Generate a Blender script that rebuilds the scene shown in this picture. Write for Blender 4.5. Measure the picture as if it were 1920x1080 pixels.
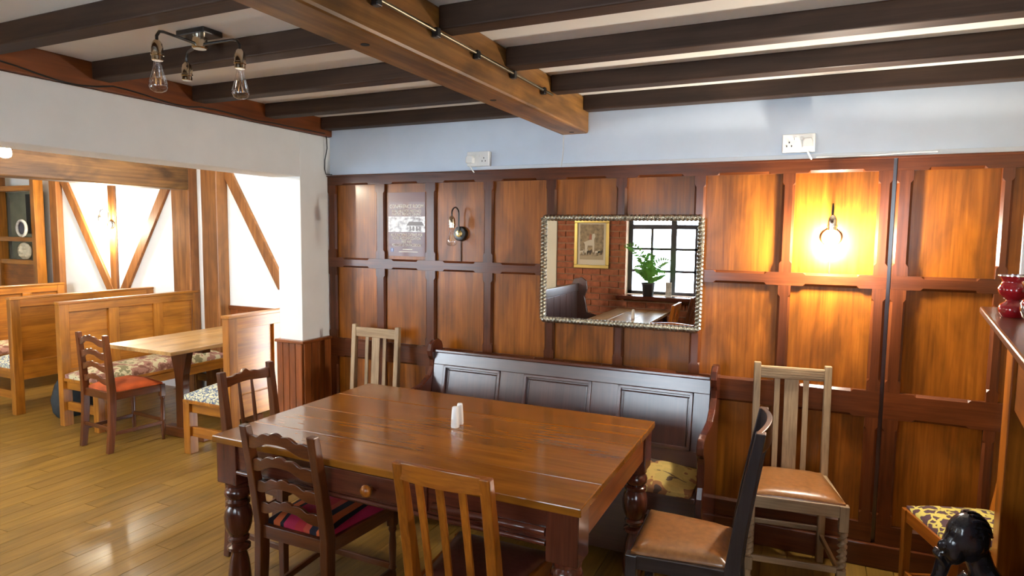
import bpy, math, random
from mathutils import Vector, Matrix
R = math.radians
random.seed(7)
scene = bpy.context.scene
COL = scene.collection
for o in list(bpy.data.objects):
    bpy.data.objects.remove(o)

# ------------------------------------------------------------------ camera
cam_d = bpy.data.cameras.new('camera')
cam = bpy.data.objects.new('camera', cam_d); COL.objects.link(cam)
yaw, pitch, roll = .4346, .0857, .0115
fw = Vector((-math.sin(yaw)*math.cos(pitch), math.cos(yaw)*math.cos(pitch), -math.sin(pitch)))
rt = Vector((math.cos(yaw), math.sin(yaw), 0)); up = rt.cross(fw)
rt2 = math.cos(roll)*rt + math.sin(roll)*up
up2 = -math.sin(roll)*rt + math.cos(roll)*up
mw = Matrix((rt2, up2, -fw)).transposed().to_4x4()
mw.translation = Vector((3.043, -3.507, 1.62))
cam.matrix_world = mw
cam_d.sensor_width = 36.0
cam_d.lens = 1200/1920*36
cam_d.clip_start = .02
scene.camera = cam

# ------------------------------------------------------------------ world, daylight, exposure
w = bpy.data.worlds.new('world'); scene.world = w; w.use_nodes = True
bg = w.node_tree.nodes['Background']
bg.inputs[0].default_value = (.80, .90, 1, 1); bg.inputs[1].default_value = 6.0

def daylight(name, x0, x1, z0, z1, y, power, col):
    l = bpy.data.lights.new(name, 'AREA'); l.shape = 'RECTANGLE'
    l.size = x1-x0; l.size_y = z1-z0; l.energy = power; l.color = col
    o = bpy.data.objects.new(name, l); COL.objects.link(o)
    o.location = ((x0+x1)/2, y, (z0+z1)/2); o.rotation_euler = (R(90), 0, R(180))
    return o
daylight('daylight_window', .95, 2.25, .85, 2.1, -4.30, 190, (.73, .86, 1))
daylight('daylight_window', 3.45, 4.6, .85, 2.1, -4.30, 90, (.72, .85, 1))  # fill light behind an added, unseen window right of the camera
daylight('daylight_window', -4.3, -.7, .75, 2.15, -4.30, 1050, (1, .96, .88))
vs = scene.view_settings
vs.view_transform = 'Standard'; vs.look = 'None'; vs.gamma = 1; vs.use_curve_mapping = False
vs.exposure = 1.82
scene.cycles.max_bounces = 9
scene.cycles.diffuse_bounces = 5
scene.cycles.transparent_max_bounces = 16
scene.cycles.sample_clamp_indirect = 6
scene.cycles.caustics_reflective = False
scene.cycles.caustics_refractive = False

# ------------------------------------------------------------------ materials
MATS = {}
def nmat(name):
    m = bpy.data.materials.new(name); m.use_nodes = True
    nt = m.node_tree; b = nt.nodes['Principled BSDF']
    MATS[name] = m
    return m, nt, b
def N(nt, t, **kw):
    n = nt.nodes.new(t)
    for k, v in kw.items(): setattr(n, k, v)
    return n
def rgb(c): return (c[0], c[1], c[2], 1)
def ramp(nt, stops):
    r = N(nt, 'ShaderNodeValToRGB'); e = r.color_ramp.elements
    e[0].position, e[0].color = stops[0][0], rgb(stops[0][1])
    e[1].position, e[1].color = stops[-1][0], rgb(stops[-1][1])
    for p, c in stops[1:-1]:
        x = e.new(p); x.color = rgb(c)
    return r
def coords(nt, scale, rnd=True):
    tc = N(nt, 'ShaderNodeTexCoord'); mp = N(nt, 'ShaderNodeMapping')
    mp.inputs['Scale'].default_value = scale
    if rnd:
        oi = N(nt, 'ShaderNodeObjectInfo'); ml = N(nt, 'ShaderNodeMath', operation='MULTIPLY'); ml.inputs[1].default_value = 37.0
        nt.links.new(oi.outputs['Random'], ml.inputs[0])
        va = N(nt, 'ShaderNodeVectorMath', operation='ADD')
        nt.links.new(tc.outputs['Object'], va.inputs[0]); nt.links.new(ml.outputs[0], va.inputs[1])
        nt.links.new(va.outputs[0], mp.inputs[0])
    else:
        nt.links.new(tc.outputs['Object'], mp.inputs[0])
    return mp
def wood(name, light, dark, axis='Z', rough=.38, coat=.25, grain=14, vary=.25, bump=.12, cloud=.62, pore=.55, spec=.4):
    key = name+'_'+axis
    if key in MATS: return MATS[key]
    m, nt, b = nmat(key)
    s = [grain*2.2]*3; s['XYZ'.index(axis)] = grain*.10
    mp = coords(nt, s)
    n1 = N(nt, 'ShaderNodeTexNoise'); n1.inputs['Scale'].default_value = 1.6; n1.inputs['Detail'].default_value = 6; n1.inputs['Roughness'].default_value = .62; n1.inputs['Distortion'].default_value = .9
    nt.links.new(mp.outputs[0], n1.inputs['Vector'])
    mid = [(a+c)/2 for a, c in zip(light, dark)]
    rp = ramp(nt, [(.26, dark), (.50, mid), (.74, light)])
    nt.links.new(n1.outputs['Fac'], rp.inputs[0])
    # fine pores
    s2 = [grain*9]*3; s2['XYZ'.index(axis)] = grain*.35
    mp2 = coords(nt, s2)
    n2 = N(nt, 'ShaderNodeTexNoise'); n2.inputs['Scale'].default_value = 1; n2.inputs['Detail'].default_value = 3
    nt.links.new(mp2.outputs[0], n2.inputs['Vector'])
    r2 = ramp(nt, [(.32, (.62, .62, .62)), (.58, (1, 1, 1))]); nt.links.new(n2.outputs['Fac'], r2.inputs[0])
    mx = N(nt, 'ShaderNodeMix', data_type='RGBA', blend_type='MULTIPLY'); mx.inputs[0].default_value = pore
    nt.links.new(rp.outputs[0], mx.inputs[6]); nt.links.new(r2.outputs[0], mx.inputs[7])
    s3 = [7.0]*3; s3['XYZ'.index(axis)] = 2.6
    mp3 = coords(nt, s3); n3 = N(nt, 'ShaderNodeTexNoise'); n3.inputs['Scale'].default_value = 1; n3.inputs['Detail'].default_value = 4; n3.inputs['Distortion'].default_value = .6
    nt.links.new(mp3.outputs[0], n3.inputs['Vector'])
    r3 = ramp(nt, [(.34, (cloud,)*3), (.62, (1.0, 1.0, 1.0))]); nt.links.new(n3.outputs['Fac'], r3.inputs[0])
    mx3 = N(nt, 'ShaderNodeMix', data_type='RGBA', blend_type='MULTIPLY'); mx3.inputs[0].default_value = 1
    nt.links.new(mx.outputs[2], mx3.inputs[6]); nt.links.new(r3.outputs[0], mx3.inputs[7]); mx = mx3
    oi = N(nt, 'ShaderNodeObjectInfo'); mr = N(nt, 'ShaderNodeMapRange'); mr.inputs[3].default_value = 1-vary; mr.inputs[4].default_value = 1+vary
    nt.links.new(oi.outputs['Random'], mr.inputs[0])
    hs = N(nt, 'ShaderNodeHueSaturation'); nt.links.new(mr.outputs[0], hs.inputs['Value']); nt.links.new(mx.outputs[2], hs.inputs['Color'])
    nt.links.new(hs.outputs[0], b.inputs['Base Color'])
    b.inputs['Roughness'].default_value = rough; b.inputs['Specular IOR Level'].default_value = spec
    b.inputs['Coat Weight'].default_value = coat; b.inputs['Coat Roughness'].default_value = max(.08, rough*.5)
    if name == 'settle_wood': b.inputs['Coat IOR'].default_value = 1.9; b.inputs['Coat Roughness'].default_value = .28
    bp = N(nt, 'ShaderNodeBump'); bp.inputs['Strength'].default_value = bump; bp.inputs['Distance'].default_value = .002
    nt.links.new(n2.outputs['Fac'], bp.inputs['Height']); nt.links.new(bp.outputs[0], b.inputs['Normal'])
    return m
def plain(name, c, rough=.6, metal=0, coat=0, noise=0, nscale=30, bump=0, spec=.5):
    if name in MATS: return MATS[name]
    m, nt, b = nmat(name)
    b.inputs['Base Color'].default_value = rgb(c); b.inputs['Roughness'].default_value = rough
    b.inputs['Metallic'].default_value = metal; b.inputs['Coat Weight'].default_value = coat
    b.inputs['Specular IOR Level'].default_value = spec
    if noise or bump:
        mp = coords(nt, (nscale,)*3)
        n = N(nt, 'ShaderNodeTexNoise'); n.inputs['Scale'].default_value = 1; n.inputs['Detail'].default_value = 5
        nt.links.new(mp.outputs[0], n.inputs['Vector'])
        if noise:
            r_ = ramp(nt, [(.3, [v*(1-noise) for v in c]), (.7, [min(1, v*(1+noise)) for v in c])])
            nt.links.new(n.outputs['Fac'], r_.inputs[0]); nt.links.new(r_.outputs[0], b.inputs['Base Color'])
        if bump:
            bp = N(nt, 'ShaderNodeBump'); bp.inputs['Strength'].default_value = bump; bp.inputs['Distance'].default_value = .004
            nt.links.new(n.outputs['Fac'], bp.inputs['Height']); nt.links.new(bp.outputs[0], b.inputs['Normal'])
    return m
def emit(name, c, s):
    m, nt, b = nmat(name)
    b.inputs['Base Color'].default_value = rgb(c); b.inputs['Emission Color'].default_value = rgb(c); b.inputs['Emission Strength'].default_value = s
    return m
def thin_glass(name, tint=(1, 1, 1), gloss=.12):
    m, nt, b = nmat(name)
    out = nt.nodes['Material Output']; nt.nodes.remove(b)
    tr = N(nt, 'ShaderNodeBsdfTransparent'); tr.inputs[0].default_value = rgb(tint)
    gl = N(nt, 'ShaderNodeBsdfGlossy'); gl.inputs['Roughness'].default_value = .03
    lw = N(nt, 'ShaderNodeLayerWeight'); lw.inputs[0].default_value = .25
    mr = N(nt, 'ShaderNodeMapRange'); mr.inputs[3].default_value = gloss*.4; mr.inputs[4].default_value = min(1, gloss*5)
    nt.links.new(lw.outputs['Facing'], mr.inputs[0])
    mx = N(nt, 'ShaderNodeMixShader'); nt.links.new(mr.outputs[0], mx.inputs[0]); nt.links.new(tr.outputs[0], mx.inputs[1]); nt.links.new(gl.outputs[0], mx.inputs[2])
    nt.links.new(mx.outputs[0], out.inputs[0])
    return m
def fabric(name, cols, scale=9, kind='leaf', rough=.85):
    m, nt, b = nmat(name)
    mp = coords(nt, (scale,)*3, rnd=False)
    nz = N(nt, 'ShaderNodeTexNoise'); nz.inputs['Scale'].default_value = 1.2; nz.inputs['Detail'].default_value = 2
    nt.links.new(mp.outputs[0], nz.inputs['Vector'])
    va = N(nt, 'ShaderNodeVectorMath', operation='MULTIPLY_ADD'); va.inputs[1].default_value = (1.6,)*3
    nt.links.new(nz.outputs['Color'], va.inputs[0]); nt.links.new(mp.outputs[0], va.inputs[2])
    if kind == 'line':
        vo = N(nt, 'ShaderNodeTexVoronoi', feature='DISTANCE_TO_EDGE'); vo.inputs['Scale'].default_value = 1.3
        nt.links.new(va.outputs[0], vo.inputs['Vector'])
        rp = ramp(nt, [(0, cols[0]), (.09, cols[0]), (.13, cols[1]), (1, cols[1])]); rp.color_ramp.interpolation = 'LINEAR'
        nt.links.new(vo.outputs['Distance'], rp.inputs[0])
    else:
        vo = N(nt, 'ShaderNodeTexNoise'); vo.inputs['Scale'].default_value = 1.1; vo.inputs['Detail'].default_value = 3
        nt.links.new(va.outputs[0], vo.inputs['Vector'])
        k = len(cols)
        rp = ramp(nt, [(.30+.40*i/(k-1), c) for i, c in enumerate(cols)]); rp.color_ramp.interpolation = 'CONSTANT'
        nt.links.new(vo.outputs['Fac'], rp.inputs[0])
    nt.links.new(rp.outputs[0], b.inputs['Base Color']); b.inputs['Roughness'].default_value = rough
    b.inputs['Specular IOR Level'].default_value = .2
    return m
def striped(name, stops, scale):
    m, nt, b = nmat(name)
    tc = N(nt, 'ShaderNodeTexCoord'); sx = N(nt, 'ShaderNodeSeparateXYZ'); nt.links.new(tc.outputs['Object'], sx.inputs[0])
    ml = N(nt, 'ShaderNodeMath', operation='MULTIPLY_ADD'); ml.inputs[1].default_value = scale; ml.inputs[2].default_value = 10.05
    nt.links.new(sx.outputs[0], ml.inputs[0]); fr = N(nt, 'ShaderNodeMath', operation='FRACT'); nt.links.new(ml.outputs[0], fr.inputs[0])
    rp = ramp(nt, stops); rp.color_ramp.interpolation = 'CONSTANT'; nt.links.new(fr.outputs[0], rp.inputs[0])
    nt.links.new(rp.outputs[0], b.inputs['Base Color']); b.inputs['Roughness'].default_value = .8; b.inputs['Specular IOR Level'].default_value = .2
    return m

def PANEL(a='Z'): return wood('panel_wood', (.47, .145, .011), (.24, .062, .004), a, .36, .18, 10, .12, .15, .50, .6, .28)
def STILE(a='Z'): return wood('stile_wood', (.18, .047, .012), (.088, .021, .006), a, .30, .25, 12, .10, .12, .62, .5, .3)
def TABLE(a='X'): return wood('table_wood', (.36, .130, .014), (.235, .074, .008), a, .20, .45, 7, .05, .0, .68, .25, .4)
def MAHOG(a='Z'): return wood('mahogany', (.16, .040, .020), (.075, .018, .011), a, .22, .6, 12, .06)
def SETTLE(a='X'): return wood('settle_wood', (.13, .050, .038), (.065, .024, .020), a, .30, 1.0, 12, .06)
def DARKCH(a='Z'): return wood('dark_chair_wood', (.17, .048, .011), (.080, .020, .006), a, .30, .25, 14, .06, .12, .62, .5, .35)
def ORCH(a='Z'): return wood('chestnut_chair_wood', (.48, .150, .014), (.26, .068, .008), a, .32, .2, 14, .06, .12, .62, .5, .35)
def OAKGREY(a='Z'): return wood('pale_oak', (.52, .36, .20), (.32, .20, .105), a, .5, .1, 16, .06)
def EBON(a='Z'): return wood('ebonised_wood', (.045, .034, .034), (.018, .014, .016), a, .3, .4, 16, .05)
def BOOTH(a='Y'): return wood('booth_wood', (.52, .200, .020), (.29, .090, .008), a, .38, .25, 8, .10, .12, .6)
def BOOTHTOP(a='Y'): return wood('booth_table_wood', (.52, .30, .11), (.34, .17, .055), a, .35, .25, 9, .06)
def BEAM(a='Y'): return wood('beam_wood', (.36, .170, .042), (.125, .046, .011), a, .5, .1, 5, .12, .4, .42, .7, .3)
def PLATE(a='Y'): return wood('plate_wood', (.26, .068, .012), (.13, .030, .007), a, .4, .15, 6, .1, .25)
def JOIST(a='X'): return wood('joist_wood', (.085, .045, .026), (.036, .018, .012), a, .6, .05, 6, .12, .3, .62, .5, .25)
def TIMBER(a='Z'): return wood('timber_wood', (.42, .165, .040), (.20, .068, .016), a, .5, .1, 6, .1, .25)
def FLOORW(a='Y'): return wood('floor_wood', (.34, .190, .034), (.21, .104, .015), a, .38, .15, 7, .12, .10, .7, .5, .4)
def DADO(a='Z'): return wood('dado_wood', (.36, .100, .020), (.18, .045, .011), a, .35, .3, 10, .1)

WHITE = plain('white_plaster', (.80, .80, .78), .85, noise=.03, nscale=6, bump=.08)
CREAM = plain('cream_plaster', (.74, .70, .58), .85, noise=.03, nscale=6, bump=.06)
CEIL = plain('ceiling_plaster', (.80, .78, .73), .9, noise=.03, nscale=5, bump=.08)
BLACK = plain('black_metal', (.012, .011, .011), .35, 0, .2)
CHROME = plain('antique_chrome', (.75, .68, .55), .12, 1)
BRASS = plain('brass', (.75, .55, .22), .22, 1)
CABLE = plain('black_cable', (.02, .018, .016), .6)
WPLASTIC = plain('white_plastic', (.82, .82, .80), .35)
HOLE = plain('dark_hole', (.01, .01, .01), .8)
CERAM = plain('white_ceramic', (.88, .88, .86), .18, coat=.5)
LEATHER = plain('brown_leather', (.30, .125, .038), .30, coat=.25, noise=.22, nscale=40, bump=.25)
LEATHERD = plain('oxblood_leather', (.085, .026, .018), .30, coat=.3, noise=.2, nscale=40, bump=.25)
GLASS = thin_glass('clear_glass', (1, 1, 1), .14)
PANE = thin_glass('window_glass', (.97, .99, 1), .08)
LIT = emit('lit_bulb', (1, .93, .79), 430)
LITC = emit('lit_booth_bulb', (1, .88, .68), 420)
FIL = plain('filament', (.85, .55, .25), .3, 1)
TAPEST = fabric('tapestry_cushion', [(.07, .045, .035), (.26, .12, .05), (.48, .33, .10), (.42, .30, .09), (.12, .08, .05), (.46, .36, .16)], 5)
LEAFY = fabric('leaf_cushion', [(.10, .14, .24), (.62, .60, .42)], 22, 'line')
BOOTHCU = fabric('booth_cushion', [(.20, .09, .06), (.34, .17, .13), (.55, .48, .30), (.22, .20, .11), (.40, .28, .20)], 8)
SCROLL = fabric('scroll_seat', [(.62, .52, .13), (.10, .055, .065)], 13, 'line')
REDSTR = striped('red_striped_seat', [(0, (.36, .02, .025)), (.2, (.42, .06, .03)), (.34, (.015, .012, .018)), (.5, (.50, .10, .03)), (.66, (.015, .012, .015)), (.74, (.34, .015, .05)), (1, (.34, .015, .05))], 4.5)
REDOR = plain('orange_red_velvet', (.55, .10, .02), .8, noise=.25, nscale=9)
MIRROR = plain('mirror_glass', (.93, .93, .93), 0.0, 1)
GILT = plain('tarnished_silver_gilt', (.40, .38, .31), .34, 1, noise=.55, nscale=60)
BRICKM = plain('red_brick', (.34, .105, .045), .85, noise=.35, nscale=22, bump=.3)
MORTAR = plain('mortar', (.42, .27, .17), .95, noise=.15, nscale=30)

# ------------------------------------------------------------------ mesh helpers
class MB:
    def __init__(s): s.v = []; s.f = []
    def add(s, vs, fs):
        n = len(s.v); s.v += [tuple(p) for p in vs]; s.f += [tuple(i+n for i in q) for q in fs]; return s
    def box(s, x0, x1, y0, y1, z0, z1):
        x0, x1 = min(x0, x1), max(x0, x1); y0, y1 = min(y0, y1), max(y0, y1); z0, z1 = min(z0, z1), max(z0, z1)
        return s.add([(x0,y0,z0),(x1,y0,z0),(x1,y1,z0),(x0,y1,z0),(x0,y0,z1),(x1,y0,z1),(x1,y1,z1),(x0,y1,z1)],
                     [(0,3,2,1),(4,5,6,7),(0,1,5,4),(1,2,6,5),(2,3,7,6),(3,0,4,7)])
    def loft(s, secs, cap=True):
        k = len(secs[0]); vs = [p for q in secs for p in q]; fs = []
        for i in range(len(secs)-1):
            for j in range(k):
                a, b_ = i*k+j, i*k+(j+1) % k
                fs.append((a, b_, b_+k, a+k))
        if cap:
            fs.append(tuple(range(k-1, -1, -1))); fs.append(tuple((len(secs)-1)*k+j for j in range(k)))
        return s.add(vs, fs)
    def post(s, pts, wx, wy):
        """upright rectangular bar through pts, horizontal sections"""
        secs = []
        for i, p in enumerate(pts):
            a = wx[i] if isinstance(wx, (list, tuple)) else wx
            c = wy[i] if isinstance(wy, (list, tuple)) else wy
            x, y, z = p
            secs.append([(x-a/2,y-c/2,z),(x+a/2,y-c/2,z),(x+a/2,y+c/2,z),(x-a/2,y+c/2,z)])
        return s.loft(secs)
    def bar(s, p0, p1, w, d, upv=(0, 0, 1)):
        p0, p1 = Vector(p0), Vector(p1); t = (p1-p0).normalized(); u = Vector(upv)
        if abs(t.dot(u)) > .95: u = Vector((0, 1, 0))
        a = t.cross(u).normalized(); b_ = a.cross(t)
        q = [(-w/2, -d/2), (w/2, -d/2), (w/2, d/2), (-w/2, d/2)]
        return s.loft([[p+a*i+b_*j for i, j in q] for p in (p0, p1)])
    def tube(s, pts, r, n=8):
        pts = [Vector(p) for p in pts]; secs = []
        a = None
        for i, p in enumerate(pts):
            t = (pts[min(i+1, len(pts)-1)]-pts[max(i-1, 0)]).normalized()
            if a is None:
                a = t.orthogonal().normalized()
            else:
                a = (a-t*a.dot(t)).normalized()
            b_ = t.cross(a); rr = r[i] if isinstance(r, (list, tuple)) else r
            secs.append([p+(a*math.cos(2*math.pi*k/n)+b_*math.sin(2*math.pi*k/n))*rr for k in range(n)])
        return s.loft(secs)
    def lathe(s, prof, c=(0, 0, 0), n=16, axis='z'):
        secs = []
        for r, z in prof:
            ring = []
            for k in range(n):
                x, y = r*math.cos(2*math.pi*k/n), r*math.sin(2*math.pi*k/n)
                if axis == 'z': ring.append((c[0]+x, c[1]+y, c[2]+z))
                elif axis == 'y': ring.append((c[0]+x, c[1]-z, c[2]+y))
                else: ring.append((c[0]+z, c[1]+x, c[2]+y))
            secs.append(ring)
        return s.loft(secs)
    def prism(s, poly, a0, a1, axis='x'):
        """poly of 2-D points extruded along axis. x:(y,z) y:(x,z) z:(x,y)"""
        f = {'x': lambda p, a: (a, p[0], p[1]), 'y': lambda p, a: (p[0], a, p[1]), 'z': lambda p, a: (p[0], p[1], a)}[axis]
        return s.loft([[f(p, a0) for p in poly], [f(p, a1) for p in poly]])
    def board(s, xs, yf, zlo, zhi, th):
        """curved board running along x, thickness th in y"""
        secs = []
        for x in xs:
            y, a, b_ = yf(x), zlo(x), zhi(x)
            secs.append([(x, y-th/2, a), (x, y+th/2, a), (x, y+th/2, b_), (x, y-th/2, b_)])
        return s.loft(secs)
    def ellipsoid(s, c, r, n=12, m=8):
        secs = []
        for i in range(m+1):
            t = -math.pi/2+math.pi*i/m; t = max(min(t, math.pi/2-.06), -math.pi/2+.06)
            secs.append([(c[0]+r[0]*math.cos(t)*math.cos(2*math.pi*k/n), c[1]+r[1]*math.cos(t)*math.sin(2*math.pi*k/n), c[2]+r[2]*math.sin(t)) for k in range(n)])
        return s.loft(secs)
    def obj(s, name, mat, parent=None, bevel=0, smooth=None, loc=None, rot=None):
        me = bpy.data.meshes.new(name); me.from_pydata(s.v, [], s.f)
        import bmesh as _b
        bm = _b.new(); bm.from_mesh(me); _b.ops.recalc_face_normals(bm, faces=bm.faces); bm.to_mesh(me); bm.free()
        me.materials.append(mat)
        o = bpy.data.objects.new(name, me); COL.objects.link(o)
        if parent: o.parent = parent
        if loc: o.location = loc
        if rot: o.rotation_euler = rot
        if smooth:
            for p in me.polygons: p.use_smooth = True
            me.set_sharp_from_angle(angle=R(smooth))
        if bevel:
            b_ = o.modifiers.new('bevel', 'BEVEL'); b_.width = bevel; b_.segments = 2; b_.limit_method = 'ANGLE'; b_.angle_limit = R(40)
        return o
def tag(o, label, cat, group=None):
    o['label'] = label; o['category'] = cat
    if group: o['group'] = group
    return o
def thing(name, label, cat, loc=(0, 0, 0), rz=0, group=None):
    o = bpy.data.objects.new(name, None); COL.objects.link(o); o.empty_display_size = .1
    o.location = loc; o.rotation_euler = (0, 0, rz)
    return tag(o, label, cat, group)
def struct(o):
    o['kind'] = 'structure'; return o
def linsp(a, b_, n): return [a+(b_-a)*i/(n-1) for i in range(n)]
def text(body, size, mat, parent, loc, rot, xs=1.0, align='CENTER', name='lettering'):
    c = bpy.data.curves.new(name, 'FONT'); c.body = body; c.size = size; c.align_x = align; c.extrude = .0004
    t = bpy.data.objects.new(name, c); COL.objects.link(t)
    bpy.context.view_layer.update()
    me = bpy.data.meshes.new_from_object(t.evaluated_get(bpy.context.evaluated_depsgraph_get()))
    bpy.data.objects.remove(t)
    o = bpy.data.objects.new(name, me); COL.objects.link(o); me.materials.clear(); me.materials.append(mat)
    o.parent = parent; o.location = loc; o.rotation_euler = rot; o.scale = (xs, 1, 1)
    return o

# ================================================================== SETTING
ZC = 2.38
# ---- floor with single planks
fl = struct(MB().box(-7.2, 4.9, -4.3, 1.0, -.08, -.012).obj('floor', FLOORW('Y')))
pl_me = {}
PWD = .118
def plank_mesh(L):
    L = round(L, 2)
    if L not in pl_me:
        o = MB().box(-PWD/2+.0012, PWD/2-.0012, 0, L-.002, -.012, 0).obj('plank', FLOORW('Y'))
        pl_me[L] = o.data; bpy.data.objects.remove(o)
    return pl_me[L]
x = -5.9; k = 0
while x < 4.25:
    y0 = -2.75 - [0, .55, .2, .8, .4][k % 5]
    first = True
    while y0 < .93:
        L = 1.9
        y1 = min(y0+L, .93)
        if y1-y0 < .1: break
        if y1 > -2.75 and not (x > .05 and y0 > -.01):
            o = bpy.data.objects.new('plank', plank_mesh(y1-y0)); COL.objects.link(o); o.parent = fl; o.location = (x, y0, 0)
        y0 += L
    x += PWD; k += 1

# ---- ceiling
struct(MB().box(-7.2, 4.9, -4.3, 1.0, ZC, ZC+.1).obj('ceiling', CEIL))

# ---- back wall: plaster above, oak panelling below, each panel / stile / rail a piece
wb = struct(MB().box(-.02, 4.8, .030, .16, 0, ZC).obj('wall_back', plain('blue_lit_plaster', (.69, .77, .87), .85, noise=.03, nscale=6, bump=.08)))  # white plaster with the blue tint of the light put into its colour
def chamfer_stile(x0, x1, z0, z1, name='stile'):
    c = .011; e = .0006
    secs = []
    for z, cc in ((z0, e), (z0+.045, e), (z0+.058, c), (z1-.058, c), (z1-.045, e), (z1, e)):
        secs.append([(x0, .029, z), (x0, cc, z), (x0+cc, 0, z), (x1-cc, 0, z), (x1, cc, z), (x1, .029, z)])
    return MB().loft(secs).obj(name, STILE('Z'), wb)
def chamfer_rail(x0, x1, z0, z1, spans, top=True, bot=True):
    c = .012; e = .0006; pts = [(x0, e)]
    for a, b_ in spans:
        pts += [(a+.055, e), (a+.066, c), (b_-.066, c), (b_-.055, e)]
    pts.append((x1, e)); secs = []
    for x_, cc in pts:
        ct = cc if top else e; cb = cc if bot else e
        secs.append([(x_, .029, z0), (x_, cb, z0), (x_, 0, z0+cb), (x_, 0, z1-ct), (x_, ct, z1), (x_, .029, z1)])
    return MB().loft(secs).obj('rail', STILE('X'), wb)
cols1 = [(.072, .405), (.478, .795), (.871, 1.215), (1.281, 1.628), (1.691, 2.049), (2.109, 2.473), (2.531, 2.903), (2.962, 3.322)]
cols2 = [(3.464, 3.800), (3.845, 4.20), (4.27, 4.66)]
rows = [(1.438, 1.932), (.877, 1.372), (.215, .745)]
for cols, xa, xb in ((cols1, 0.002, 3.380), (cols2, 3.398, 4.78)):
    chamfer_rail(xa, xb, 1.932, 1.992, cols, top=False)
    chamfer_rail(xa, xb, 1.372, 1.438, cols)
    chamfer_rail(xa, xb, .745, .877, cols)
    chamfer_rail(xa, xb, .12, .215, cols, bot=False)
    edges = [xa]+[v for c in cols for v in c]+[xb]
    for (z0, z1) in rows:
        for i in range(0, len(edges), 2):
            chamfer_stile(edges[i], edges[i+1], z0, z1)
        for a, b_ in cols:
            MB().box(a-.004, b_+.004, .021, .0295, z0-.004, z1+.004).obj('panel', PANEL('Z'), wb)
MB().box(3.3805, 3.3975, .024, .0295, .12, 1.99).obj('shadow_gap', SETTLE('Z'), wb)
MB().box(0.002, 4.78, -.012, .02, 1.990, 2.000).obj('panelling_cap', STILE('X'), wb, .002)
struct(MB().box(0.002, 4.78, -.018, .029, 0, .118).obj('baseboard_back', STILE('X'), None, .006))
# surface trunking along the top of the panelling
MB().box(1.16, 4.6, .012, .0295, 2.0, 2.024).obj('trunking', plain('painted_trunking', (.72, .76, .80), .5), wb, .002)

# ---- left side: column, soffit over the opening and wall plate
struct(MB().box(-.20, 0, -.26, .16, 0, 2.26).obj('wall_column', WHITE, None, .004))
struct(MB().box(-.24, 0, -4.0, -.26, 1.972, 2.26).obj('wall_soffit', WHITE, None, .004))
wp = struct(MB().box(-.22, .022, -4.0, .029, 2.262, ZC).obj('trim_1', PLATE('Y'), None, .006))
dm = struct(MB().box(-.204, .004, -.264, -.001, 0, .868).obj('trim_2', DADO('Z')))
for i in range(4):
    a = -.218+.0555*i
    MB().box(a+.001, a+.0535, -.276, -.265, .10, .868).obj('matchboard', DADO('Z'), dm, .003)
for i in range(4):
    a = -.262+.066*i
    MB().box(.005, .016, a+.001, a+.064, .10, .868).obj('matchboard', DADO('Z'), dm, .003)
MB().box(-.222, .030, -.292, -.001, .868, .888).obj('dado_cap', DADO('X'), dm, .005)
MB().box(-.220, .024, -.282, -.001, 0, .10).obj('dado_skirting', DADO('X'), dm, .004)

# ---- booth side: timber framed wall behind
tw = struct(MB().box(-7.1, -.02, .93, 1.05, 0, ZC).obj('wall_timber', WHITE))
def tim(name, mb): return mb.obj(name, TIMBER('Z'), tw, .006)
tim('timber_post', MB().box(-2.225, -2.02, .80, .93, 0, ZC))
tim('timber_post', MB().box(-2.68, -2.43, .83, .93, 0, ZC))
tim('timber_post', MB().box(-3.77, -3.665, .905, .93, .9, ZC))
tim('timber_post', MB().box(-4.72, -4.59, .86, .93, 0, ZC))
def brace(x0, z0, x1, z1, wd):
    t = Vector((x1-x0, 0, z1-z0)).normalized(); n = Vector((-t.z, 0, t.x))*wd/2
    pts = [(x0+n.x, z0+n.z), (x0-n.x, z0-n.z), (x1-n.x, z1-n.z), (x1+n.x, z1+n.z)]
    tim('timber_brace', MB().prism(pts, .90, .93, 'y'))
brace(-4.60, 2.25, -3.77, .94, .10)
brace(-2.78, 2.16, -3.58, .94, .105)
brace(-2.06, 2.26, -1.33, 1.10, .105)
MB().box(-2.02, -.05, .905, .93, .86, .895).obj('dado_cap', DADO('X'), tw, .004)
for i in range(17):
    a = -2.01+.115*i
    MB().box(a+.001, a+.113, .918, .93, .08, .86).obj('matchboard', DADO('Z'), tw)
struct(MB().box(-2.62, -2.42, -4.0, .83, 2.0, 2.24).obj('trim_3', BEAM('Y'), None, .012))
struct(MB().box(-7.2, -7.1, -4.2, 1.05, 0, ZC).obj('wall_left', CREAM))
struct(MB().box(4.8, 4.9, -4.2, .16, 0, ZC).obj('wall_right', CREAM))

ch_ = struct(MB().box(.422, 1.0, -1.45, .10, 0, ZC).obj('wall_chimney', CREAM, None, 0, None, (3.61, -.70, 0), (0, 0, R(-7.7))))

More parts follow.
